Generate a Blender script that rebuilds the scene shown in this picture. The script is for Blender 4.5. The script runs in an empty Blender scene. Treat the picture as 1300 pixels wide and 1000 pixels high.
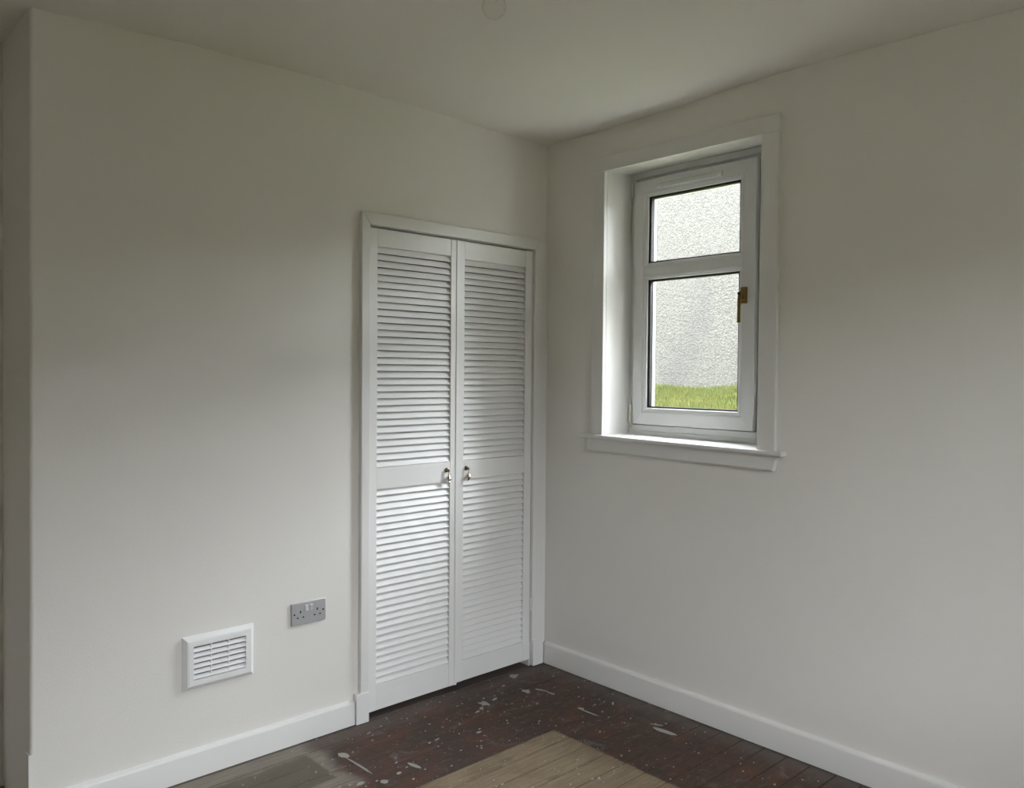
import bpy, math, random
from mathutils import Matrix, Vector

random.seed(7)
sc = bpy.context.scene
COL = sc.collection

# ------------------------------------------------------------------ camera
cam_d = bpy.data.cameras.new('camera')
cam = bpy.data.objects.new('camera', cam_d)
COL.objects.link(cam)
FW = Vector((0.67807256, 0.73453685, -0.02594659))
RT = Vector((0.73490581, -0.67811755, 0.00836859))
UP = Vector((0.0114478, 0.02474281, 0.9996283))
cam.matrix_world = Matrix((
    (RT.x, UP.x, -FW.x, -2.77998577),
    (RT.y, UP.y, -FW.y, -2.77584674),
    (RT.z, UP.z, -FW.z, 1.4136944),
    (0, 0, 0, 1)))
cam_d.sensor_fit = 'HORIZONTAL'
cam_d.sensor_width = 36.0
cam_d.lens = 36.0 * 1022.962 / 1300.0
cam_d.clip_start = 0.02
sc.camera = cam

# ------------------------------------------------------------------ overcast sky, exposure
SKY = 42.0
world = bpy.data.worlds.new('overcast_sky')
sc.world = world
world.use_nodes = True
bg = world.node_tree.nodes['Background']
bg.inputs[0].default_value = (0.92, 0.96, 1.03, 1)
bg.inputs[1].default_value = SKY
sc.view_settings.view_transform = 'Standard'
sc.view_settings.look = 'None'
sc.view_settings.gamma = 1.0
sc.view_settings.use_curve_mapping = False
sc.view_settings.exposure = 0.0
cy = sc.cycles
cy.max_bounces = 10
cy.diffuse_bounces = 8
cy.glossy_bounces = 6
cy.transmission_bounces = 12
cy.transparent_max_bounces = 24
cy.use_denoising = True
cy.sample_clamp_indirect = 20.0


def portal(name, loc, rot, sx, sy):
    """Sampling portal in a window opening: gives no light of its own, only aims sky samples."""
    d = bpy.data.lights.new(name, 'AREA')
    d.shape = 'RECTANGLE'
    d.size, d.size_y = sx, sy
    d.cycles.is_portal = True
    o = bpy.data.objects.new(name, d)
    COL.objects.link(o)
    o.location = loc
    o.rotation_euler = rot
    return o


portal('daylight_portal', (0.42, -0.6775, 1.72), (0, math.pi / 2, 0), 1.14, 0.785)
portal('daylight_portal', (-1.50, -3.67, 1.525), (math.pi / 2, 0, 0), .78, 1.35)


# ------------------------------------------------------------------ materials
class NT:
    """tiny helper around a node tree"""
    def __init__(self, name):
        m = bpy.data.materials.new(name)
        m.use_nodes = True
        self.m = m
        self.t = m.node_tree
        self.n = self.t.nodes
        self.b = self.n['Principled BSDF']

    def link(self, a, b):
        self.t.links.new(a, b)

    def val(self, sock, v):
        if hasattr(v, 'node'):
            self.link(v, sock)
        elif isinstance(v, (tuple, list)):
            sock.default_value = (*v, 1) if len(v) == 3 and len(sock.default_value) == 4 else v
        else:
            sock.default_value = v

    def math(self, op, a, b=0.0, c=0.0, clamp=False):
        n = self.n.new('ShaderNodeMath')
        n.operation = op
        n.use_clamp = clamp
        for i, v in enumerate((a, b, c)):
            self.val(n.inputs[i], v)
        return n.outputs[0]

    def step(self, x, e0, e1):
        n = self.n.new('ShaderNodeMapRange')
        n.interpolation_type = 'SMOOTHSTEP'
        self.val(n.inputs[0], x)
        self.val(n.inputs[1], e0)
        self.val(n.inputs[2], e1)
        return n.outputs[0]

    def mix(self, f, a, b):
        n = self.n.new('ShaderNodeMix')
        n.data_type = 'RGBA'
        self.val(n.inputs[0], f)
        self.val(n.inputs[6], a)
        self.val(n.inputs[7], b)
        return n.outputs[2]

    def pos(self):
        return self.n.new('ShaderNodeNewGeometry').outputs['Position']

    def obj(self):
        return self.n.new('ShaderNodeTexCoord').outputs['Object']

    def map(self, v, scale=(1, 1, 1), loc=(0, 0, 0), rot=(0, 0, 0)):
        n = self.n.new('ShaderNodeMapping')
        self.link(v, n.inputs[0])
        n.inputs[1].default_value = loc
        n.inputs[2].default_value = rot
        n.inputs[3].default_value = scale
        return n.outputs[0]

    def noise(self, v, scale, detail=3, rough=.5, dist=0.0):
        n = self.n.new('ShaderNodeTexNoise')
        self.link(v, n.inputs['Vector'])
        n.inputs['Scale'].default_value = scale
        n.inputs['Detail'].default_value = detail
        n.inputs['Roughness'].default_value = rough
        n.inputs['Distortion'].default_value = dist
        return n.outputs[0]

    def voronoi(self, v, scale, feature='F1'):
        n = self.n.new('ShaderNodeTexVoronoi')
        n.feature = feature
        self.link(v, n.inputs['Vector'])
        n.inputs['Scale'].default_value = scale
        return n.outputs['Distance']

    def bump(self, h, strength, dist):
        n = self.n.new('ShaderNodeBump')
        n.inputs['Strength'].default_value = strength
        n.inputs['Distance'].default_value = dist
        self.link(h, n.inputs['Height'])
        self.link(n.outputs[0], self.b.inputs['Normal'])

    def set(self, **k):
        for a, v in k.items():
            self.val(self.b.inputs[{'color': 'Base Color', 'rough': 'Roughness', 'metal': 'Metallic',
                                    'spec': 'Specular IOR Level'}[a]], v)
        return self


def painted(name, col, rough, spec=.5, var=.03, bump=.15, bscale=220., bdist=.0006):
    t = NT(name)
    p = t.pos()
    n = t.noise(p, 3.0, 4)
    c2 = tuple(max(0, c * (1 - var * 2)) for c in col)
    t.set(color=t.mix(n, col, c2), rough=rough, spec=spec)
    t.bump(t.noise(p, bscale, 3), bump, bdist)
    return t.m


M = {}
M['wall'] = painted('white_wall_paint', (.79, .77, .733), .75, .3, .02, .35, 150, .0012)
M['ceiling'] = painted('white_ceiling_paint', (.785, .765, .72), .85, .2, .02, .3, 120, .001)
M['gloss'] = painted('white_gloss_wood_paint', (.78, .775, .76), .36, .5, .02, .12, 60, .001)
M['casing'] = painted('white_satin_casing_paint', (.74, .73, .71), .45, .4, .02, .12, 60, .001)
M['door'] = painted('white_door_paint', (.81, .805, .795), .42, .5, .02, .12, 90, .0008)
M['upvc'] = painted('white_upvc', (.69, .695, .69), .28, .5, .005, .0, 50)
M['vent'] = painted('white_vent_plastic', (.84, .84, .84), .4, .5, .01, .0, 50)
M['cream'] = painted('cream_hinge_cover', (.62, .60, .50), .4, .5, .02, .0, 50)
M['rubber'] = painted('black_rubber', (.012, .012, .012), .6, .3, .05, .0)
M['dark'] = painted('dark_void', (.01, .009, .008), .9, .1, .05, .0)
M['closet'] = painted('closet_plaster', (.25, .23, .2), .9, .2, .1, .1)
M['switch'] = painted('grey_white_switch', (.60, .60, .60), .35, .5, .01, .0)
M['splash'] = painted('dried_white_paint', (.46, .45, .42), .6, .3, .25, .3, 300, .001)
M['roof'] = painted('grey_roof', (.2, .2, .2), .9, .2, .1, .1)


def metal(name, col, rough):
    t = NT(name)
    t.set(color=col, rough=rough, metal=1.0)
    return t.m


t = NT('brushed_steel')
n = t.noise(t.map(t.obj(), (60, 60, 3)), 40, 3)
t.set(color=t.mix(n, (.50, .50, .515), (.58, .58, .595)), rough=.5, metal=.55)
M['steel'] = t.m
M['bronze'] = metal('antique_brass_pull', (.20, .165, .10), .30)
M['chrome'] = metal('polished_nickel', (.62, .57, .50), .14)
M['screw'] = metal('steel_screw', (.5, .5, .5), .3)
t = NT('bronze_handle')
t.set(color=(.23, .15, .052), rough=.36, metal=.75)
M['gold'] = t.m


def thin_glass(name, tint, base, rim, power=5.0):
    """thin clear sheet: mostly see-through, mirror share rising towards grazing angles"""
    t = NT(name)
    n, L = t.n, t.t.links
    n.remove(t.b)
    tr = n.new('ShaderNodeBsdfTransparent')
    tr.inputs[0].default_value = (*tint, 1)
    gl = n.new('ShaderNodeBsdfGlossy')
    gl.inputs['Roughness'].default_value = .02
    lw = n.new('ShaderNodeLayerWeight')
    lw.inputs[0].default_value = .5
    mx = n.new('ShaderNodeMixShader')
    f = t.math('ADD', base, t.math('MULTIPLY', t.math('POWER', lw.outputs['Facing'], power), rim), clamp=True)
    L.new(f, mx.inputs[0])
    L.new(tr.outputs[0], mx.inputs[1])
    L.new(gl.outputs[0], mx.inputs[2])
    L.new(mx.outputs[0], n['Material Output'].inputs[0])
    return t.m


M['glass'] = thin_glass('window_glass', (.985, .99, .985), .02, .6)
M['bulb'] = thin_glass('clear_bulb_glass', (.985, .98, .975), .035, .9, 3.2)

# floorboards: dark worn stain round an unstained rectangle
t = NT('stained_floorboards')
p = t.pos()
sep = t.n.new('ShaderNodeSeparateXYZ')
t.link(p, sep.inputs[0])
X, Y = sep.outputs[0], sep.outputs[1]
rnd = t.n.new('ShaderNodeObjectInfo').outputs['Random']
e1 = t.math('MULTIPLY', t.math('SUBTRACT', t.noise(p, 14, 5), .5), .022)
e2 = t.math('MULTIPLY', t.math('SUBTRACT', t.noise(p, 9, 5, .6), .5), .12)
xs, ys = t.math('ADD', X, e1), t.math('ADD', Y, e1)
xb = t.math('ADD', X, e2)
grain = t.noise(t.map(p, (1.2, 22, 1)), 6, 6, .65, .6)
fine = t.noise(t.map(p, (4, 90, 1)), 8, 4, .6)
big = t.noise(p, 3.1, 4, .6)
mid = t.noise(t.map(p, (5, 9, 1)), 2.2, 5, .65)
dark = t.mix(t.step(big, .38, .64), (.064, .040, .030), (.105, .047, .030))
dark = t.mix(t.step(grain, .3, .75), dark, (.040, .027, .022))
red = t.noise(t.map(p, (1.3, 2.2, 1), (3, 1, 0)), 4.2, 4, .6, .3)
dark = t.mix(t.math('MULTIPLY', t.step(red, .50, .66), .65), dark, (.115, .046, .028))
scuff = t.step(mid, .52, .74)
dark = t.mix(t.math('MULTIPLY', scuff, .55), dark, (.17, .15, .13))
mott = t.noise(t.map(p, (1, 1.6, 1), (7, 2, 0)), 26, 5, .7, .5)
dark = t.mix(t.math('MULTIPLY', t.step(mott, .55, .80), .5), dark, (.20, .175, .155))
dark = t.mix(t.math('MULTIPLY', t.step(mott, .47, .30), .5), dark, (.030, .021, .017))
film = t.noise(t.map(p, (1, 1, 1), (1, 5, 0)), 7.5, 5, .65, .8)
dark = t.mix(t.math('MULTIPLY', t.step(film, .57, .75), .55), dark, (.21, .195, .175))
edge = t.math('MAXIMUM', t.step(t.math('ADD', Y, e2), -.17, -.01), t.step(t.math('ADD', X, e2), -.16, -.02))
dark = t.mix(t.math('MULTIPLY', edge, .55), dark, (.15, .13, .115))
tan = t.mix(t.step(t.math('ADD', t.math('MULTIPLY', grain, .6), t.math('MULTIPLY', t.noise(p, 6.5, 5, .6, .5), .45)), .38, .66), (.29, .225, .145), (.175, .127, .079))
tan = t.mix(t.math('MULTIPLY', t.step(fine, .5, .8), .55), tan, (.125, .09, .058))
tan = t.mix(t.math('MULTIPLY', rnd, .3), tan, (.24, .18, .12))
kn = t.voronoi(t.map(p, (2.2, 9, 1)), 1.15)
tan = t.mix(t.math('MULTIPLY', t.math('SUBTRACT', 1.0, t.step(kn, .05, .11)), .6), tan, (.13, .09, .06))
grey = t.mix(t.step(grain, .3, .7), (.26, .228, .188), (.18, .155, .126))
olive = t.mix(t.step(mid, .3, .7), (.085, .074, .05), (.12, .105, .072))
mt = t.math('MULTIPLY', t.math('SUBTRACT', 1.0, t.step(xs, -.512, -.498)), t.math('SUBTRACT', 1.0, t.step(ys, -.580, -.566)))
mt = t.math('MULTIPLY', mt, t.math('MULTIPLY', t.step(xs, -2.62, -2.6), t.step(ys, -2.62, -2.6)))
mg = t.math('MULTIPLY', t.math('SUBTRACT', 1.0, t.step(xb, -1.33, -1.25)), t.step(t.math('ADD', Y, e2), -.46, -.40))
mo = t.math('MULTIPLY', t.math('SUBTRACT', 1.0, t.step(t.math('ADD', X, e1), -1.345, -1.33)),
            t.math('MULTIPLY', t.step(t.math('ADD', Y, e1), -.335, -.325), t.math('SUBTRACT', 1.0, t.step(t.math('ADD', Y, e2), -.14, -.09))))
col = t.mix(mg, dark, grey)
col = t.mix(t.math('MULTIPLY', mo, .85), col, olive)
col = t.mix(mt, col, tan)
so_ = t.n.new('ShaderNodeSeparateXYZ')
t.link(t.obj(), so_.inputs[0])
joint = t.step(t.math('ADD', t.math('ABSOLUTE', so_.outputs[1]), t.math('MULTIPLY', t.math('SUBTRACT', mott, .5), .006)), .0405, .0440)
col = t.mix(t.math('MULTIPLY', joint, .32), col, (.055, .042, .032))          # darker colour along the board joints
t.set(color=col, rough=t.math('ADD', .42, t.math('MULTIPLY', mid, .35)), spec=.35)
t.bump(t.math('ADD', grain, t.math('MULTIPLY', fine, .6)), .35, .0016)
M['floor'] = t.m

# outside: roughcast wall, turf
t = NT('roughcast_render')
p = t.pos()
v = t.voronoi(p, 55)
nz = t.noise(p, 62, 4, .75)
patch = t.noise(t.map(p, (1, 1, .55)), 1.7, 5, .62, .4)
c = t.mix(t.step(t.math('ADD', nz, t.math('MULTIPLY', v, .5)), .48, .92), (.187, .182, .167), (.112, .109, .099))
c = t.mix(t.math('MULTIPLY', t.step(patch, .5, .72), .45), c, (.10, .10, .097))
t.set(color=c, rough=.95, spec=.1)
t.bump(t.math('ADD', nz, v), .45, .012)
M['harl'] = t.m
M['harl_own'] = t.m
t = NT('turf_soil')
n = t.noise(t.pos(), 6, 5)
t.set(color=t.mix(n, (.05, .062, .016), (.08, .082, .022)), rough=.95, spec=.1)
M['turf'] = t.m
t = NT('grass_blades')
n = t.noise(t.pos(), 2.6, 4, .6)
n2 = t.noise(t.pos(), 60, 2)
c = t.mix(t.step(n, .4, .65), (.070, .092, .015), (.122, .108, .020))
t.set(color=t.mix(t.step(n2, .35, .65), c, (.125, .14, .045)), rough=.8, spec=.2)
M['grass'] = t.m


# ------------------------------------------------------------------ mesh helpers
def wloc(o):
    v = Vector((0, 0, 0))
    while o is not None:
        v = v + o.location
        o = o.parent
    return v


class MB:
    def __init__(self):
        self.v, self.f = [], []

    def add(self, vs, fs):
        b = len(self.v)
        self.v += [tuple(q) for q in vs]
        self.f += [tuple(i + b for i in q) for q in fs]
        return self

    def box(self, x0, x1, y0, y1, z0, z1):
        vs = [(x, y, z) for x in (x0, x1) for y in (y0, y1) for z in (z0, z1)]
        return self.add(vs, [(0, 1, 3, 2), (4, 6, 7, 5), (0, 4, 5, 1), (2, 3, 7, 6), (0, 2, 6, 4), (1, 5, 7, 3)])

    def loft(self, a, b):
        """two matching closed outlines joined by a skin, both capped"""
        n = len(a)
        fs = [(i, (i + 1) % n, n + (i + 1) % n, n + i) for i in range(n)]
        fs += [tuple(range(n - 1, -1, -1)), tuple(range(n, 2 * n))]
        return self.add(list(a) + list(b), fs)

    def prism(self, poly, axis, a0, a1):
        def pt(q, a):
            return {'x': (a, q[0], q[1]), 'y': (q[0], a, q[1]), 'z': (q[0], q[1], a)}[axis]
        return self.loft([pt(q, a0) for q in poly], [pt(q, a1) for q in poly])

    def lathe(self, prof, c, axis=(0, 0, 1), seg=20):
        ax = Vector(axis).normalized()
        u = ax.orthogonal().normalized()
        w = ax.cross(u)
        c = Vector(c)
        n = len(prof)
        vs, fs = [], []
        for k in range(seg):
            a = 2 * math.pi * k / seg
            d = u * math.cos(a) + w * math.sin(a)
            vs += [c + ax * h + d * max(r, 1e-5) for r, h in prof]
        for k in range(seg):
            k2 = (k + 1) % seg
            for i in range(n - 1):
                fs.append((k * n + i, k2 * n + i, k2 * n + i + 1, k * n + i + 1))
        fs.append(tuple(k * n for k in range(seg - 1, -1, -1)))
        fs.append(tuple(k * n + n - 1 for k in range(seg)))
        return self.add(vs, fs)

    def tube(self, pts, r, seg=10):
        pts = [Vector(q) for q in pts]
        rr = r if isinstance(r, (list, tuple)) else [r] * len(pts)
        vs, fs = [], []
        up = Vector((.31, .22, .93))
        for i, q in enumerate(pts):
            d = (pts[min(i + 1, len(pts) - 1)] - pts[max(i - 1, 0)]).normalized()
            u = d.cross(up).normalized()
            w = d.cross(u)
            for k in range(seg):
                a = 2 * math.pi * k / seg
                vs.append(q + (u * math.cos(a) + w * math.sin(a)) * rr[i])
        for i in range(len(pts) - 1):
            for k in range(seg):
                k2 = (k + 1) % seg
                fs.append((i * seg + k, i * seg + k2, (i + 1) * seg + k2, (i + 1) * seg + k))
        fs.append(tuple(range(seg - 1, -1, -1)))
        fs.append(tuple((len(pts) - 1) * seg + k for k in range(seg)))
        return self.add(vs, fs)

    def mesh(self, name, mat, off=Vector((0, 0, 0)), smooth=False):
        me = bpy.data.meshes.new(name)
        me.from_pydata([tuple(Vector(q) - off) for q in self.v], [], self.f)
        me.validate()
        import bmesh
        bm = bmesh.new()
        bm.from_mesh(me)
        bmesh.ops.recalc_face_normals(bm, faces=bm.faces)
        bm.to_mesh(me)
        bm.free()
        me.materials.append(mat)
        if smooth:
            for q in me.polygons:
                q.use_smooth = True
        return me

    def build(self, name, mat, parent=None, bevel=0, smooth=False, seg=2, at=None):
        off = Vector(at) if at is not None else (wloc(parent) if parent else Vector((0, 0, 0)))
        o = bpy.data.objects.new(name, self.mesh(name, mat, off, smooth))
        COL.objects.link(o)
        if parent:
            o.parent = parent
            if at is not None:
                o.location = off - wloc(parent)
        elif at is not None:
            o.location = off
        if bevel:
            b = o.modifiers.new('edge', 'BEVEL')
            b.width = bevel
            b.segments = seg
            b.limit_method = 'ANGLE'
            b.harden_normals = False
        if smooth:
            w = o.modifiers.new('split', 'EDGE_SPLIT')
            w.split_angle = math.radians(38)
        return o


def tag(o, label, cat, group=None, kind=None):
    o['label'] = label
    o['category'] = cat
    if group:
        o['group'] = group
    if kind:
        o['kind'] = kind
    return o


def empty(name, loc):
    o = bpy.data.objects.new(name, None)
    o.empty_display_size = .1
    COL.objects.link(o)
    o.location = loc
    return o


def box(*a):
    return MB().box(*a)


# ------------------------------------------------------------------ room shell
LX, LY = 3.35, 3.35          # room extents along -x and -y
TOP = 3.4
OX = .42                     # outer face of the window wall
AD = .375                    # alcove depth beside the cupboard

# wall_left : the cupboard front with the door opening, its outside corner a little out of plumb
m = MB()


def corner_outline(xc, z, r=.010, yo=0.0):
    pts = [(-1.03, .10, z), (-1.03, 0, z)]
    for k in range(5):
        a = k / 4 * math.pi / 2
        pts.append((xc + r - r * math.sin(a), yo + r - r * math.cos(a), z))
    pts += [(xc, AD + .1, z), (xc + .1, AD + .1, z), (xc + .1, .10, z)]
    return pts


def xc(z):
    return -2.2092 + .0066 * z


m.loft(corner_outline(xc(0), -.1), corner_outline(xc(TOP), TOP))
m.loft([(xc(0) - .004, -.0015, -.1), (xc(0) + .012, -.0015, -.1), (xc(0) + .012, .03, -.1), (xc(0) - .004, .03, -.1)],
       [(xc(.235) - .003, -.0012, .235), (xc(.235) + .010, -.0012, .235), (xc(.235) + .010, .03, .235), (xc(.235) - .003, .03, .235)])
m.box(-1.03, -.07, 0, .10, 2.012, TOP)
m.box(-.07, .0, 0, .10, -.1, TOP)
tag(m.build('wall_left', M['wall']), 'white painted wall holding the louvred cupboard doors, with an outside corner', 'wall', kind='structure')

# wall_right : window wall, opening in two layers (room side and outside check)
m = MB()
yi0, yi1, zi0, zi1 = -1.165, -.382, 1.10, 2.345
m.box(0, .235, yi1, .6, -.1, TOP)
m.box(0, .235, -LY - .3, yi0, -.1, TOP)
m.box(0, .235, yi0, yi1, -.1, zi0)
m.box(0, .235, yi0, yi1, zi1, TOP)
m.box(.235, OX, -.285, .95, -.1, TOP)
m.box(.235, OX, -LY - .3, -1.07, -.1, TOP)
m.box(.235, OX, -1.07, -.285, -.1, 1.15)
m.box(.235, OX, -1.07, -.285, 2.268, TOP)
tag(m.build('wall_right', M['wall']), 'plain white painted wall with the small window set in it', 'wall', kind='structure')

# wall behind the camera with a second window, side wall, alcove back
m = MB()
bx0, bx1, bz0, bz1 = -1.89, -1.11, .85, 2.20
m.box(-LX - .3, bx0, -LY - .3, -LY, -.1, TOP)
m.box(bx1, 0, -LY - .3, -LY, -.1, TOP)
m.box(bx0, bx1, -LY - .3, -LY, -.1, bz0)
m.box(bx0, bx1, -LY - .3, -LY, bz1, TOP)
tag(m.build('wall_back', M['wall']), 'white painted wall behind the viewpoint with a wider window', 'wall', kind='structure')
tag(box(-LX - .3, -LX, -LY, .6, -.1, TOP).build('wall_side', M['wall']), 'white painted wall opposite the small window', 'wall', kind='structure')
tag(box(-LX, -2.1, AD, AD + .2, -.1, TOP).build('wall_alcove', M['wall']), 'white painted back wall of the alcove beside the cupboard', 'wall', kind='structure')

# ceiling : hand-plastered, slightly wavy
hx = [(-3.4, 2.47), (-2.193, 2.495), (-1.943, 2.508), (-1.641, 2.520), (-1.232, 2.528), (-.737, 2.521), (-.171, 2.512), (.1, 2.512)]
hy = [(-3.4, 2.512), (-2.014, 2.519), (-1.677, 2.525), (-1.384, 2.533), (-1.105, 2.534), (-.748, 2.517), (-.298, 2.511), (-.013, 2.512), (.6, 2.512)]


def interp(tab, q):
    if q <= tab[0][0]:
        return tab[0][1]
    for (a, va), (b, vb) in zip(tab, tab[1:]):
        if q <= b:
            s = (q - a) / (b - a)
            s = s * s * (3 - 2 * s)
            return va + (vb - va) * s
    return tab[-1][1]


m = MB()
NX, NY = 48, 54
vs, fs = [], []
for i in range(NX + 1):
    for j in range(NY + 1):
        x = -LX - .1 + (LX + .15) * i / NX
        y = -LY - .1 + (LY + .1 + AD + .1) * j / NY
        fx = max(0, 1 + y / 1.6) if y < 0 else 1
        fy = max(0, 1 + x / 1.6)
        vs.append((x, y, 2.516 + (interp(hx, x) - 2.516) * min(1, fx) + (interp(hy, y) - 2.512) * min(1, fy)))
for i in range(NX):
    for j in range(NY):
        a = i * (NY + 1) + j
        fs.append((a, a + NY + 1, a + NY + 2, a + 1))
m.add(vs, fs)
o = m.build('ceiling', M['ceiling'], smooth=False)
for q in o.data.polygons:
    q.use_smooth = True
so = o.modifiers.new('thick', 'SOLIDIFY')
so.thickness = .06
so.offset = -1
# make sure the slab thickens upward
if o.data.polygons[0].normal.z > 0:
    o.data.flip_normals()
tag(o, 'slightly uneven white plaster ceiling', 'ceiling', kind='structure')
m = MB()
m.box(-LX - .3, OX, -LY - .3, 9.0, TOP - .001, 8.2)
m.box(-LX - .3, OX, .95, 9.0, -.5, TOP - .002)
tag(m.build('sky_blocker_above', M['harl_own']), 'unseen house mass added above and beside the room to block sky light', 'light blocker', kind='structure')  # height added to narrow the sky that reaches the outside wall and grass

# floor : dark sub-floor with every board a part
fl = empty('floor', (-LX / 2, -LY / 2, 0))
tag(fl, 'worn bare floorboards, dark stain round a pale unstained rectangle', 'floor', kind='structure')
box(-LX, 0, -LY, .6, -.10, -.021).build('sub_floor', M['dark'], fl)
PW = .0925
x0, x1 = -LX + .002, -.004
bw = PW - .0034
prof = [(-bw / 2, -.021), (bw / 2, -.021), (bw / 2, -.0018), (bw / 2 - .0016, 0), (-bw / 2 + .0016, 0), (-bw / 2, -.0018)]
bm_ = MB().prism(prof, 'x', x0, x1)
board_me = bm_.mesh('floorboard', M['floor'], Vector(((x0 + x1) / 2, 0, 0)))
k = 0
yb = -.75 - PW / 2 + PW * 13
while yb > -LY:
    if yb < .47:
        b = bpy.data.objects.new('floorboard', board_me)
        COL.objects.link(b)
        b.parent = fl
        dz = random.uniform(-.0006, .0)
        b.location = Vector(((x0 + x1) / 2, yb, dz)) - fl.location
        k += 1
    yb -= PW


# paint marks on the boards
def splat(cx, cy_, rx, ry, ang, seed, jag=.45, n=11):
    r = random.Random(seed)
    pts = []
    for i in range(n):
        a = 2 * math.pi * i / n
        q = 1 - jag * r.random()
        dx, dy = rx * q * math.cos(a), ry * q * math.sin(a)
        pts.append((cx + dx * math.cos(ang) - dy * math.sin(ang), cy_ + dx * math.sin(ang) + dy * math.cos(ang)))
    return pts


marks = [(-.235, -.050, .040, .030, .5, .7), (-.317, -.217, .026, .030, .2, .7), (-.352, -.105, .012, .006, 0, .3),
         (-.258, -.255, .007, .045, .35, .5), (-.252, -.310, .008, .022, .1, .4), (-.273, -.504, .009, .018, .3, .3),
         (-.277, -.550, .0045, .062, .05, .3), (-.186, -.872, .014, .055, .12, .25), (-.160, -.816, .004, .03, .5, .3),
         (-.545, -.195, .026, .030, .2, .6), (-.585, -.225, .016, .012, .2, .5), (-1.088, -.440, .010, .038, .15, .3),
         (-1.232, -.466, .014, .016, .2, .3), (-1.236, -.205, .017, .03, .12, .3), (-1.236, -.31, .0055, .10, .03, .4),
         (-.62, -.24, .018, .006, .3, .4), (-.48, -.19, .02, .006, .2, .4), (-.13, -.56, .02, .006, .6, .5),
         (-1.16, -.45, .012, .008, .2, .4), (-1.30, -.42, .02, .012, .2, .5), (-.74, -.39, .016, .008, .0, .4),
         (-.66, -.945, .014, .005, .9, .4), (-.90, -.33, .014, .004, .1, .4)]
for i, (cx, cy_, rx, ry, a, j) in enumerate(marks):
    MB().prism(splat(cx, cy_, rx, ry, a, i, j, 13), 'z', -.001, .0007).build('paint_mark', M['splash'], fl)
m = MB()
r = random.Random(3)
for i in range(2600):
    x, y = -2.2 * r.random(), -1.9 * r.random()
    if r.random() > .25 + .75 * math.exp(-((x + .6) ** 2 + (y + .4) ** 2) / .6):
        continue
    s = .0009 + .0042 * r.random() ** 3.5
    m.prism(splat(x, y, s * (1 + 1.2 * r.random()), s, r.random() * .6, i, .4, 6), 'z', -.001, .0006)
o = m.build('paint_specks', M['splash'], fl)
o['kind'] = 'stuff'

# skirting boards
def skirt(h, t=.018):
    return [(0, .004), (-t, .004), (-t, h - .010), (-t + .002, h - .004), (-t + .006, h - .0008), (-t + .010, h), (0, h + .004)]


m = MB().prism(skirt(.098), 'x', -2.190, -1.0735)
tag(m.build('baseboard_left', M['gloss'], smooth=True), 'white skirting board left of the louvred doors', 'skirting board', kind='structure')
m = MB().prism([(q[0], q[1]) for q in skirt(.104)], 'y', -LY, -.028)
tag(m.build('baseboard_right', M['casing'], smooth=True), 'white skirting board below the small window', 'skirting board', kind='structure')  # darker than the left skirting: shade on this side put into the paint
m = MB().prism([(-LY - q[0], q[1]) for q in skirt(.10)], 'x', -LX + .02, -.02)
tag(m.build('baseboard_back', M['gloss'], smooth=True), 'white skirting board behind the viewpoint', 'skirting board', kind='structure')
m = MB().prism([(-LX - q[0], q[1]) for q in skirt(.10)], 'y', -LY + .02, AD)
tag(m.build('baseboard_side', M['gloss'], smooth=True), 'white skirting board opposite the small window', 'skirting board', kind='structure')

# ------------------------------------------------------------------ cupboard door frame
DX0, DX1 = -1.0095, -.0930
tr = empty('trim_1', (-.55, 0, 0))
tag(tr, 'white painted door casing with plinth blocks round the louvred doors', 'door frame', kind='structure')
A = -.022
m = MB().loft([(DX0 - .040, 0, .12), (DX0 - .040, A, .12), (DX0, A, .12), (DX0, 0, .12)],
              [(DX0 - .040, 0, 2.0505), (DX0 - .040, A, 2.0505), (DX0, A, 2.0005), (DX0, 0, 2.0005)])
m.build('side_casing', M['gloss'], tr, bevel=.0035)
m = MB().loft([(DX1, 0, .12), (DX1, A, .12), (DX1 + .045, A, .12), (DX1 + .045, 0, .12)],
              [(DX1, 0, 2.0005), (DX1, A, 2.0005), (DX1 + .045, A, 2.0505), (DX1 + .045, 0, 2.0505)])
m.build('side_casing', M['gloss'], tr, bevel=.0035)
m = MB().loft([(DX0 + .0004, 0, 2.001), (DX0 + .0004, A, 2.001), (DX0 - .0396, A, 2.051), (DX0 - .0396, 0, 2.051)],
              [(DX1 - .0004, 0, 2.001), (DX1 - .0004, A, 2.001), (DX1 + .0446, A, 2.051), (DX1 + .0446, 0, 2.051)])
m.build('head_casing', M['gloss'], tr, bevel=.003)
box(DX1 + .046, 0, -.014, 0, .10, 2.045).build('filler_strip', M['gloss'], tr, bevel=.003)
box(-1.0715, DX0 - .003, -.0275, 0, .002, .1245).build('plinth_block', M['gloss'], tr, bevel=.003)
box(DX1 + .004, -.0205, -.0275, 0, .004, .1335).build('plinth_block', M['gloss'], tr, bevel=.003)
box(-1.03, DX0, .0005, .10, 0, 2.012).build('jamb', M['gloss'], tr)
box(DX1, -.07, .0005, .10, 0, 2.012).build('jamb', M['gloss'], tr)
box(DX0, DX1, .0005, .10, 2.0005, 2.012).build('head_jamb', M['gloss'], tr)
box(DX0, DX1, .030, .045, 1.985, 2.0005).build('door_stop', M['gloss'], tr)
# cupboard interior
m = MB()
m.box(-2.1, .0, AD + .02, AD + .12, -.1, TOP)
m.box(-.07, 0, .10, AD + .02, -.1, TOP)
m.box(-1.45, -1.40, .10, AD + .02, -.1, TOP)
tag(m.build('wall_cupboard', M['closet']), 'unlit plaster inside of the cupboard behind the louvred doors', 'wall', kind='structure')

# ------------------------------------------------------------------ louvred doors
FY, BY = -.006, .022       # front and back of the leaves


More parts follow.
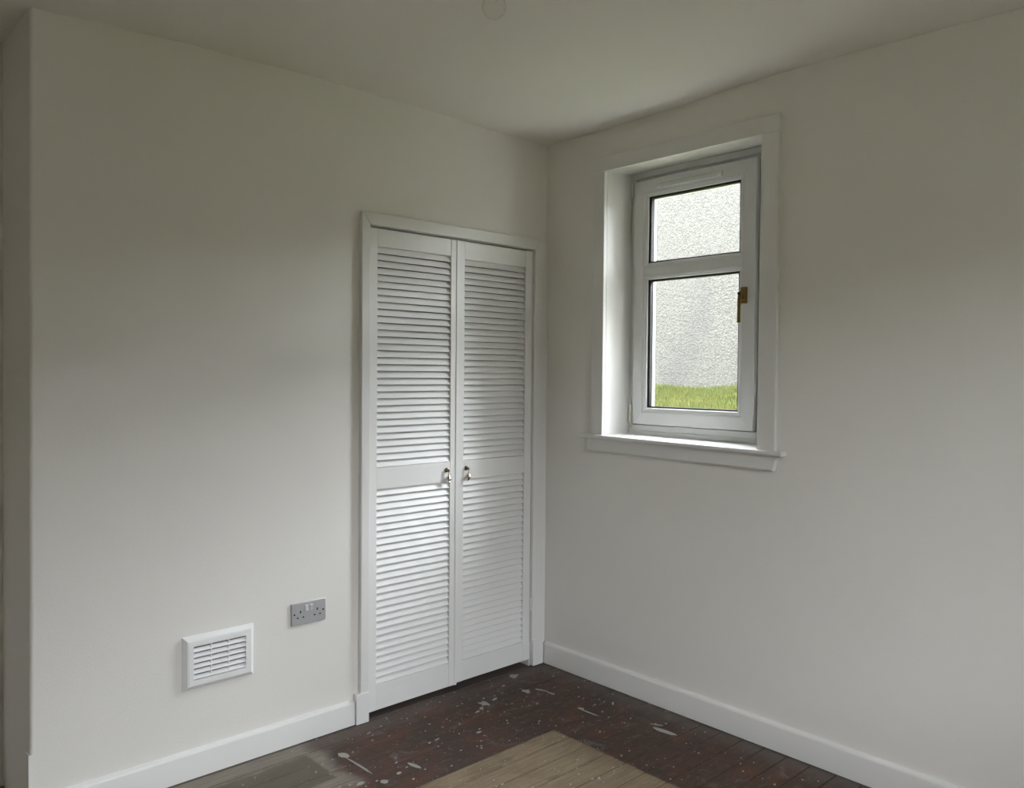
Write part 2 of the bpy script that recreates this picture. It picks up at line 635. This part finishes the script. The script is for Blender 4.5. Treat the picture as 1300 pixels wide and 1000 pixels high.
def slat_mesh(length):
    # slope: front edge low, back edge high
    y0, rise, th = FY + .0028, .0268, .0050
    y1 = y0 + .0150
    d = Vector((y1 - y0, rise)).normalized()
    nrm = Vector((-d.y, d.x)) * th
    a, b = Vector((y0, 0)), Vector((y1, rise))
    e = Vector((th * 1.07, 0))
    poly = [a, a + e, b + e, b]          # upright slope, level lower edge
    poly = [(a.x, a.y + .0012), (a.x + .0010, a.y), (a.x + e.x, a.y), (b.x + e.x, b.y), (b.x, b.y)]
    m = MB().prism(poly, 'x', -length / 2, length / 2)
    return m.mesh('slat', M['door'])


def leaf(name, xa, xb, sl, sr, zb, zt, mid0, mid1, lo, hi, n_up, n_lo, label):
    root = empty(name, ((xa + xb) / 2, FY, zb))
    tag(root, label, 'door', 'louvred cupboard doors', 'structure')
    box(xa, sl, FY, BY, zb, zt).build('stile', M['door'], root, bevel=.0018)
    box(sr, xb, FY, BY, zb, zt).build('stile', M['door'], root, bevel=.0018)
    box(sl + .0003, sr - .0003, FY + .0012, BY, hi, zt - .0004).build('top_rail', M['door'], root, bevel=.0012)
    box(sl + .0003, sr - .0003, FY + .0012, BY, mid0, mid1).build('middle_rail', M['door'], root, bevel=.0012)
    box(sl + .0003, sr - .0003, FY + .0012, BY, zb + .0004, lo).build('bottom_rail', M['door'], root, bevel=.0012)
    me = slat_mesh(sr - sl - .0006)
    for z0, z1, n in ((mid1, hi, n_up), (lo, mid0, n_lo)):
        pitch = (z1 - z0) / n
        for i in range(n):
            s = bpy.data.objects.new('slat', me)
            COL.objects.link(s)
            s.parent = root
            s.location = Vector(((sl + sr) / 2, 0, z0 + pitch * i + .0015 + random.uniform(-.0004, .0004))) - root.location
            s.rotation_euler = (random.uniform(-.012, .012), random.uniform(-.0008, .0008), 0)
    return root


XM = -.5500
d1 = leaf('door_1', DX0 + .0015, XM - .0012, -.9665, -.5885, .0275, 1.9935, .9355, 1.0235, .1330, 1.9215, 32, 28,
          'left of the two white louvred cupboard doors, nearer the wall socket')
d2 = leaf('door_2', XM + .0012, DX1 - .0028, -.5125, -.1405, .0340, 1.9930, .9395, 1.0230, .1270, 1.9145, 32, 28,
          'right of the two white louvred cupboard doors, nearer the room corner')
# the lapping bead on the left leaf
box(XM - .010, XM + .003, FY - .0035, FY, .0275, 1.9935).build('meeting_bead', M['door'], d1, bevel=.0012)


def pull(root, x, z):
    h = empty('drop_pull', Vector((x, FY, z)) - wloc(root))
    h.parent = root
    # oval back plate, knuckle, hanging pear drop
    m = MB().lathe([(0, .0), (.0085, 0), (.0088, .0015), (.0070, .004), (.0048, .0065), (.0040, .011), (.0052, .014), (.0048, .0175), (.0020, .019), (0, .019)],
                   (x, FY, z), (0, -1, 0), 18)
    m.v = [(q[0], q[1], z + (q[2] - z) * 1.25) for q in m.v]
    m.build('rosette', M['bronze'], h, smooth=True)
    MB().tube([(x - .0055, FY - .0155, z - .004), (x + .0055, FY - .0155, z - .004)], .0026).build('pin', M['bronze'], h, smooth=True)
    prof = [(0, .004), (.0026, .003), (.0024, -.008), (.0032, -.014), (.0070, -.020), (.0118, -.027), (.0134, -.0315),
            (.0120, -.036), (.0080, -.040), (.0056, -.042), (.0066, -.0445), (.0044, -.0480), (0, -.0490)]
    m = MB().lathe(prof, (x + .0015, FY - .0155, z - .006), (0, 0, 1), 20)
    m.build('drop', M['chrome'], h, smooth=True)


pull(d1, -.6095, .9885)
pull(d2, -.4985, .9885)
for z in (.302, 1.812):
    m = MB().lathe([(0, 0), (.0042, 0), (.0045, .002), (.0045, .060), (.0042, .062), (0, .062)], (DX1 - .0012, FY - .004, z - .031), seg=12)
    m.build('hinge', M['gloss'], d2, smooth=True)
for z in (.302, 1.812):
    m = MB().lathe([(0, 0), (.0042, 0), (.0045, .002), (.0045, .060), (.0042, .062), (0, .062)], (DX0 + .0006, FY - .004, z - .031), seg=12)
    m.build('hinge', M['gloss'], d1, smooth=True)


# ------------------------------------------------------------------ window
def ring(rect, prof, gap=.00035):
    """four mitred members round a rectangle in the y-z plane; prof is a closed outline (inset, x)"""
    y0, y1, z0, z1 = rect
    out = []
    for side in range(4):
        a, b = [], []
        for tt, x in prof:
            if side == 0:
                a.append((x, y0 + tt + gap, z0 + tt)); b.append((x, y1 - tt - gap, z0 + tt))
            elif side == 1:
                a.append((x, y0 + tt + gap, z1 - tt)); b.append((x, y1 - tt - gap, z1 - tt))
            elif side == 2:
                a.append((x, y0 + tt, z0 + tt + gap)); b.append((x, y0 + tt, z1 - tt - gap))
            else:
                a.append((x, y1 - tt, z0 + tt + gap)); b.append((x, y1 - tt, z1 - tt - gap))
        out.append(MB().loft(a, b))
    return out


w1 = empty('window_1', (.19, -.73, 1.12))
tag(w1, 'small white plastic casement window with a bronze handle', 'window', kind='structure')
# outer frame
for q in ring((-1.0715, -.388, 1.1545, 2.3365), [(0, .172), (.024, .172), (.026, .174), (.026, .2165), (.048, .2165), (.048, .235), (0, .235)]):
    q.build('frame_member', M['upvc'], w1)
box(.172, .235, -1.166, -1.0718, 1.10, 2.345).build('frame_packer', M['upvc'], w1)
box(.169, .235, -1.166, -.386, 1.1345, 1.1542).build('frame_cill', M['upvc'], w1, bevel=.002)
box(.176, .235, -1.166, -.386, 1.10, 1.1343).build('frame_packer', M['upvc'], w1)
# opening sash with transom
SY0, SY1, SZ0, SZ1 = -1.0405, -.4175, 1.1845, 2.2925
sash = empty('sash', Vector((.183, -.73, SZ0)) - wloc(w1))
sash.parent = w1
for q in ring((SY0, SY1, SZ0, SZ1), [(0, .156), (.0015, .1535), (.004, .1525), (.0545, .1525), (.0565, .154), (.0565, .1975), (.0785, .1975), (.081, .215), (.006, .215), (0, .212)]):
    q.build('sash_member', M['upvc'], sash)
iy0, iy1 = SY0 + .0567, SY1 - .0567
m = MB().prism([(.154, 1.8615), (.1525, 1.8635), (.1525, 1.8945), (.154, 1.8965), (.1975, 1.8965), (.1975, 1.9165), (.215, 1.9185), (.215, 1.8395), (.1975, 1.8415), (.1975, 1.8615)], 'y', iy0, iy1)
# prism 'y' gives (poly0, y, poly1) = (x, y, z)
m.build('transom', M['upvc'], sash)
for z0, z1 in ((1.8967, SZ1 - .0567), (SZ0 + .0567, 1.8613)):
    for q in ring((iy0, iy1, z0, z1), [(.0004, .1675), (.0004, .1545), (.0025, .1532), (.008, .1545), (.010, .157), (.017, .1585), (.0202, .1625), (.0202, .1675)]):
        q.build('glazing_bead', M['upvc'], sash)
    a0, a1, c0, c1 = iy0 + .0165, iy1 - .0165, z0 + .0165, z1 - .0165
    g = MB()
    for q in ring((a0, a1, c0, c1), [(0, .1640), (.0085, .1655), (.0105, .1676), (0, .1676)], 0):
        g.add(q.v, q.f)
    g.build('gasket', M['rubber'], sash)
    g = MB()
    for q in ring((a0 - .006, a1 + .006, c0 - .006, c1 + .006), [(0, .1718), (.0165, .1718), (.0165, .1932), (0, .1932)], 0):
        g.add(q.v, q.f)
    g.build('spacer_bar', M['rubber'], sash)
    box(.1678, .1716, a0 - .008, a1 + .008, c0 - .008, c1 + .008).build('pane', M['glass'], sash)
    box(.1934, .1972, a0 - .008, a1 + .008, c0 - .008, c1 + .008).build('pane', M['glass'], sash)
# trickle vent on the top rail
tv = empty('trickle_vent', Vector((.1525, -.717, 2.2455)) - wloc(w1))
tv.parent = w1
MB().prism([(.1526, 2.2405), (.1435, 2.2415), (.1395, 2.2470), (.1395, 2.2580), (.1440, 2.2632), (.1526, 2.2635)], 'y', -.884, -.550).build('vent_cover', M['upvc'], tv)
g = MB()
for i in range(15):
    yy = -.860 + i * .0204
    g.box(.1385, .1400, yy, yy + .013, 2.2446, 2.2480)
g.build('vent_slots', M['switch'], tv)
box(.1380, .1400, -.879, -.862, 2.2430, 2.2490).build('vent_end', M['vent'], tv, bevel=.001)
box(.1380, .1400, -.572, -.555, 2.2430, 2.2490).build('vent_end', M['vent'], tv, bevel=.001)
# handle
hd = empty('handle', Vector((.1525, -.9925, 1.74)) - wloc(w1))
hd.parent = w1
hy, hz = -.9945, 1.7385
box(.1415, .1525, hy - .0145, hy + .0145, hz - .034, hz + .034).build('handle_plate', M['gold'], hd, bevel=.004, seg=3)
box(.126, .1416, hy - .0105, hy + .0105, hz - .020, hz + .026).build('handle_neck', M['gold'], hd, bevel=.004, seg=3)
m = MB()
sec = []
for (x, z, w, th) in ((.128, hz + .022, .009, .010), (.118, hz + .008, .0105, .012), (.112, hz - .018, .0095, .010), (.110, hz - .055, .0078, .0085), (.109, hz - .090, .0085, .0085), (.109, hz - .112, .0098, .009)):
    sec.append([(x + th * .6 * math.cos(a), hy + w * .9 * math.sin(a), z) for a in [2 * math.pi * i / 12 for i in range(12)]])
for a, b in zip(sec, sec[1:]):
    m.loft(a, b)
m.build('lever', M['gold'], hd, smooth=True)
MB().lathe([(0, 0), (.0088, 0), (.0085, .0025), (0, .003)], (.109, hy, hz - .1155), (0, 0, 1), 12).build('lever_cap', M['cream'], hd, smooth=True)
MB().lathe([(0, 0), (.0052, 0), (.0052, .010), (.004, .012), (0, .012)], (.113, hy, hz + .004), (-1, 0, .1), 12).build('lock_button', M['rubber'], hd, smooth=True)
# friction hinges on the left edge
for z0, z1, mm in ((2.225, 2.285, 'upvc'), (1.207, 1.272, 'cream')):
    h = empty('hinge', Vector((.158, -.405, z0)) - wloc(w1))
    h.parent = w1
    MB().lathe([(0, 0), (.0060, 0), (.0066, .002), (.0066, z1 - z0 - .002), (.0058, z1 - z0), (0, z1 - z0)], (.156, -.4035, z0), seg=14).build('barrel', M[mm], h, smooth=True)
    if mm == 'cream':
        MB().tube([(.156, -.4035, z0 - .001), (.156, -.4035, z0 - .012), (.157, -.407, z0 - .022), (.159, -.413, z0 - .027)], [.0066, .0068, .0064, .005]).build('elbow', M[mm], h, smooth=True)
        MB().tube([(.160, -.404, z0 - .026), (.163, -.404, z0 - .040)], .0028).build('pivot', M['screw'], h, smooth=True)
    else:
        MB().tube([(.156, -.4035, z1 + .001), (.156, -.4035, z1 + .008), (.158, -.408, z1 + .013)], [.0066, .006, .004]).build('elbow', M[mm], h, smooth=True)

# reveal lining and casing
tw = empty('trim_2', (0, -.775, 1.13))
tag(tw, 'flat white wooden casing round the small window', 'window frame', kind='structure')
W = -.021
cl_o, cl_i, cr_i, cr_o = -.319, -.3855, -1.1605, -1.2335
ct_o, ct_i, cb = 2.3845, 2.3195, 1.132
box(W, 0, cl_i, cl_o, cb, ct_i - .0004).build('side_casing', M['casing'], tw, bevel=.0022)
box(W, 0, cr_o, cr_i, cb - .006, ct_i - .0004).build('side_casing', M['casing'], tw, bevel=.0022)
box(W, 0, cr_o, cl_o, ct_i, ct_o).build('head_casing', M['casing'], tw, bevel=.0022)
box(.0002, .1715, cl_i - .0002, -.381, 1.10, 2.35).build('reveal_lining', M['casing'], tw)
box(.0002, .1715, -1.17, cr_i + .0002, 1.10, 2.35).build('reveal_lining', M['casing'], tw)
MB().prism([(.0002, ct_i), (.1715, 2.3375), (.1715, 2.36), (.0002, 2.36)], 'y', -1.17, -.38).build('reveal_head', M['casing'], tw)

ts = empty('trim_3', (0, -.77, 1.05))
tag(ts, 'white rounded window sill board with an apron below the small window', 'window sill', kind='structure')


def tz(y):
    return 1.1395 + (y + .27) * .0092


nose = []
th = .0165
for a in range(-4, 5):
    an = a / 4 * math.pi / 2
    nose.append((-.0445 + .006 - .006 * math.cos(an) , th / 2 * math.sin(an)))
poly = [(.0, -th / 2)] + [(.0 - .0, -th / 2)][:0] + nose[::1] + [(.0, th / 2)]
m = MB()
ya, yb = -1.272, -.262
m.loft([(q[0], ya, tz(ya) - th / 2 + q[1]) for q in poly], [(q[0], yb, tz(yb) - th / 2 + q[1]) for q in poly])
m.loft([(.0, cr_i, tz(cr_i) - th), (.18, cr_i, tz(cr_i) - th), (.18, cr_i, tz(cr_i)), (.0, cr_i, tz(cr_i))],
       [(.0, cl_i, tz(cl_i) - th), (.18, cl_i, tz(cl_i) - th), (.18, cl_i, tz(cl_i)), (.0, cl_i, tz(cl_i))])
m.build('sill_board', M['casing'], ts, smooth=True)
y0, y1 = -1.2275, -.300


def az(y, z):
    return z + (y + .30) * .0095


m = MB().loft([(0, y1 + .014, az(y1, 1.122)), (-.020, y1 + .012, az(y1, 1.122)), (-.021, y1, az(y1, 1.068)), (-.018, y1 - .002, az(y1, 1.063)), (0, y1 - .001, az(y1, 1.062))],
              [(0, y0 - .014, az(y0, 1.122)), (-.020, y0 - .012, az(y0, 1.122)), (-.021, y0, az(y0, 1.068)), (-.018, y0 + .002, az(y0, 1.063)), (0, y0 - .001, az(y0, 1.062))])
m.build('apron', M['casing'], ts, bevel=.001)

# ------------------------------------------------------------------ second window (behind the viewpoint)
w2 = empty('window_2', ((bx0 + bx1) / 2, -LY - .1, bz0))
tag(w2, 'wider white window in the wall behind the viewpoint', 'window', kind='structure')
ya, yb = -LY - .18, -LY - .11
for x0_, x1_ in ((bx0, bx0 + .07), (bx1 - .07, bx1), (-1.53, -1.47)):
    box(x0_, x1_, ya, yb, bz0, bz1).build('frame_member', M['upvc'], w2)
box(bx0 + .07, -1.53, ya, yb, bz0, bz0 + .07).build('frame_member', M['upvc'], w2)
box(-1.47, bx1 - .07, ya, yb, bz0, bz0 + .07).build('frame_member', M['upvc'], w2)
box(bx0 + .07, -1.53, ya, yb, bz1 - .07, bz1).build('frame_member', M['upvc'], w2)
box(-1.47, bx1 - .07, ya, yb, bz1 - .07, bz1).build('frame_member', M['upvc'], w2)
for x0_, x1_ in ((bx0 + .07, -1.53), (-1.47, bx1 - .07)):
    box(x0_, x1_, ya + .03, ya + .034, bz0 + .07, bz1 - .07).build('pane', M['glass'], w2)
box(bx0 - .06, bx1 + .06, -LY, -LY + .04, bz0 - .03, bz0 - .003).build('sill_board', M['gloss'], w2, bevel=.003)

# ------------------------------------------------------------------ air vent
vx0, vx1, vz0, vz1 = -1.7490, -1.4925, .3110, .4970
vt = empty('air_vent', ((vx0 + vx1) / 2, 0, vz0))
tag(vt, 'white plastic louvred air vent low on the wall', 'air vent')


def vring(rect, prof):
    x0, x1, z0, z1 = rect
    n = len(prof)
    vs, fs = [], []
    for tt, y in prof:
        vs += [(x0 + tt, y, z0 + tt), (x1 - tt, y, z0 + tt), (x1 - tt, y, z1 - tt), (x0 + tt, y, z1 - tt)]
    for i in range(n):
        j = (i + 1) % n
        for k in range(4):
            k2 = (k + 1) % 4
            fs.append((i * 4 + k, i * 4 + k2, j * 4 + k2, j * 4 + k))
    return MB().add(vs, fs)


gx0, gx1, gz0, gz1 = vx0 + .0345, vx1 - .0345, vz0 + .0365, vz1 - .0365
vring((vx0, vx1, vz0, vz1), [(0, -.0003), (0, -.003), (.004, -.0075), (.0125, -.0165), (.016, -.018), (.0172, -.018), (.0178, -.0172), (.019, -.0185), (.0345, -.0185), (.0345, -.0003)]).build('vent_frame', M['vent'], vt)
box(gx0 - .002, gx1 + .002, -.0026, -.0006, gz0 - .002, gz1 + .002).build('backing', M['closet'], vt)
n = 6
pitch = (gz1 - gz0) / n
sm = MB()
prof = [(-.0168, 0), (-.0178, .0012), (-.0172, .0036), (-.0092, .0128), (-.0072, .0124), (-.0145, .0004)]
sm.prism(prof, 'x', -(gx1 - gx0) / 2, (gx1 - gx0) / 2)
sme = sm.mesh('slat', M['vent'])
for i in range(n):
    s = bpy.data.objects.new('slat', sme)
    COL.objects.link(s)
    s.parent = vt
    s.location = Vector(((gx0 + gx1) / 2, 0, gz0 + pitch * i + .0004)) - vt.location
for kx in (1 / 3, 2 / 3):
    xx = gx0 + (gx1 - gx0) * kx
    box(xx - .0024, xx + .0024, -.0150, -.003, gz0, gz1).build('divider', M['vent'], vt, bevel=.0008)
# ------------------------------------------------------------------ double socket
sx0, sx1, sz0, sz1 = -1.3445, -1.1985, .4515, .5375
sk = empty('double_socket', ((sx0 + sx1) / 2, 0, sz0))
tag(sk, 'brushed steel double wall socket with two rocker switches', 'wall socket')
pl = []
rr = .006
for cx, cz, a0 in ((sx1 - rr, sz0 + rr, -90), (sx1 - rr, sz1 - rr, 0), (sx0 + rr, sz1 - rr, 90), (sx0 + rr, sz0 + rr, 180)):
    for k in range(5):
        a = math.radians(a0 + k * 22.5)
        pl.append((cx + rr * math.cos(a), cz + rr * math.sin(a)))
m = MB()
cx, cz = (sx0 + sx1) / 2, (sz0 + sz1) / 2
m.loft([(q[0], -.0004, q[1]) for q in pl], [(q[0], -.0055, q[1]) for q in pl])
m.loft([(q[0], -.0055, q[1]) for q in pl], [(cx + (q[0] - cx) * .965, -.0082, cz + (q[1] - cz) * .94) for q in pl])
m.build('faceplate', M['steel'], sk, smooth=True)
F = -.0083
for gx in (sx0 + .0375, sx1 - .0375):
    g = MB()
    g.box(gx - .0022, gx + .0022, F - .0003, F + .001, cz + .002, cz + .0115)
    g.box(gx - .0150, gx - .0080, F - .0003, F + .001, cz - .0165, cz - .0120)
    g.box(gx + .0080, gx + .0150, F - .0003, F + .001, cz - .0165, cz - .0120)
    g.build('pin_slots', M['rubber'], sk)
for gx in (cx - .0095, cx + .0095):
    box(gx - .0073, gx + .0073, F - .0012, F + .001, cz + .006, cz + .031).build('switch_surround', M['switch'], sk, bevel=.0006)
    on = gx < cx
    d = MB().prism([(F - .001, cz + .0085), (F - (.0062 if on else .0030), cz + .0095), (F - .0040, cz + .018), (F - (.0030 if on else .0064), cz + .0275), (F - .001, cz + .0285)], 'x', gx - .0058, gx + .0058)
    d.build('rocker', M['switch'], sk)
for gx in (sx0 + .0125, sx1 - .0125):
    m = MB().lathe([(0, 0), (.0036, 0), (.0034, .0006), (0, .0008)], (gx, F + .0001, cz), (0, -1, 0), 14)
    s = m.build('screw', M['rubber'], sk, smooth=True)
    box(gx - .0028, gx + .0028, F - .00095, F - .0004, cz - .0006, cz + .0006).build('screw_slot', M['rubber'], s)

# ------------------------------------------------------------------ pendant lamp
bxp, byp, bzp = -1.4600, -1.2690, 2.2830
pd = empty('pendant_light', (bxp, byp, 2.516))
tag(pd, 'clear glass bulb hanging from a bare white ceiling pendant', 'pendant light')
MB().lathe([(0, .004), (.042, .004), (.044, -.004), (.034, -.016), (.012, -.022), (0, -.022)], (bxp, byp, 2.513), seg=28).build('ceiling_rose', M['vent'], pd, smooth=True)
MB().tube([(bxp, byp, 2.495), (bxp, byp, 2.470)], .0035).build('flex', M['vent'], pd, smooth=True)
MB().lathe([(0, .0), (.008, 0), (.013, -.008), (.0155, -.020), (.0155, -.055), (.018, -.057), (.018, -.066), (.0145, -.067), (0, -.067)], (bxp, byp, 2.472), seg=24).build('lamp_holder', M['vent'], pd, smooth=True)
prof = [(.0130, .115), (.0132, .100), (.0145, .084), (.0185, .068)]
prof += [(.0300 * math.sin(math.radians(a)), .0300 - .0300 * math.cos(math.radians(a))) for a in (132, 120, 108, 96, 84, 72, 60, 48, 36, 24, 12, 0)]
bo = MB().lathe(prof, (bxp, byp, bzp), seg=32).build('bulb', M['bulb'], pd, smooth=True)
MB().lathe([(.006, .11), (.0055, .085), (.004, .07), (.0015, .062), (0, .062)], (bxp, byp, bzp), seg=12).build('glass_stem', M['bulb'], bo, smooth=True)
MB().tube([(bxp - .012, byp, bzp + .044), (bxp - .004, byp + .002, bzp + .047), (bxp + .004, byp - .002, bzp + .047), (bxp + .012, byp, bzp + .044)], .0004, 6).build('filament', M['screw'], bo)

# ------------------------------------------------------------------ outside
WX = 4.2
tag(box(WX, WX + .3, -1.2, 16, -.5, 4.6).box(WX, WX + .3, -16, -1.2, -.5, 2.9).build('roughcast_wall', M['harl']), 'pale roughcast wall outside the small window', 'wall', kind='structure')  # lower stretch is out of view, added and sized to limit sky light


def bank(x, y):
    s = max(0, min(1, (x - OX) / (WX - OX)))
    return .35 + .955 * s ** 1.1 + .018 * math.sin(y * 2.1 + .4) * s + .012 * math.sin(y * 5.3 + 1.0) * s - .012 * (y - 2) * s * (abs(y) < 6)


m = MB()
vs, fs = [], []
NX, NY = 24, 90
for i in range(NX + 1):
    for j in range(NY + 1):
        x, y = OX + .001 + (WX + .05 - OX) * i / NX, -16 + 30 * j / NY
        vs.append((x, y, bank(x, y)))
for i in range(NX):
    for j in range(NY):
        a = i * (NY + 1) + j
        fs.append((a, a + NY + 1, a + NY + 2, a + 1))
m.add(vs, fs)
bk = m.build('grass_bank', M['turf'])
for q in bk.data.polygons:
    q.use_smooth = True
tag(bk, 'green grassy bank at the foot of the roughcast wall outside', 'ground', kind='structure')
m = MB()
r = random.Random(11)
for i in range(26000):
    x, y = 3.0 + 1.16 * r.random() ** .8, .6 + 3.4 * r.random()
    z = bank(x, y)
    h = .02 + .035 * r.random()
    a = r.random() * 6.283
    w = .003 + .003 * r.random()
    lx, ly = r.uniform(-.025, .015), r.uniform(-.02, .02)
    m.add([(x - w * math.cos(a), y - w * math.sin(a), z - .005), (x + w * math.cos(a), y + w * math.sin(a), z - .005), (x + lx, y + ly, z + h)], [(0, 1, 2)])
me = bpy.data.meshes.new('grass')
me.from_pydata(m.v, [], m.f)
me.materials.append(M['grass'])
g = bpy.data.objects.new('grass', me)
COL.objects.link(g)
tag(g, 'short green grass growing on the bank outside', 'grass', kind='stuff')
tag(box(OX, 3.1, -7.5, -3.7, -.5, 4.6).build('sky_blocker_wing', M['harl_own']), 'unseen roughcast block added beyond the small window to cut oblique sky light', 'light blocker', kind='structure')  # added out of view to block sideways sky light at the small window
tag(box(-14, 8, -15, -12, -.5, 3.7).build('sky_blocker_opposite', M['harl_own']), 'unseen roughcast block added across the lawn to hide the low sky', 'light blocker', kind='structure')  # added out of view so only higher sky lights the rear window
tag(box(-22, OX, -24, -LY - .3, -.5, -.1).build('lawn', M['turf']), 'lawn beyond the wall behind the viewpoint', 'ground', kind='structure')
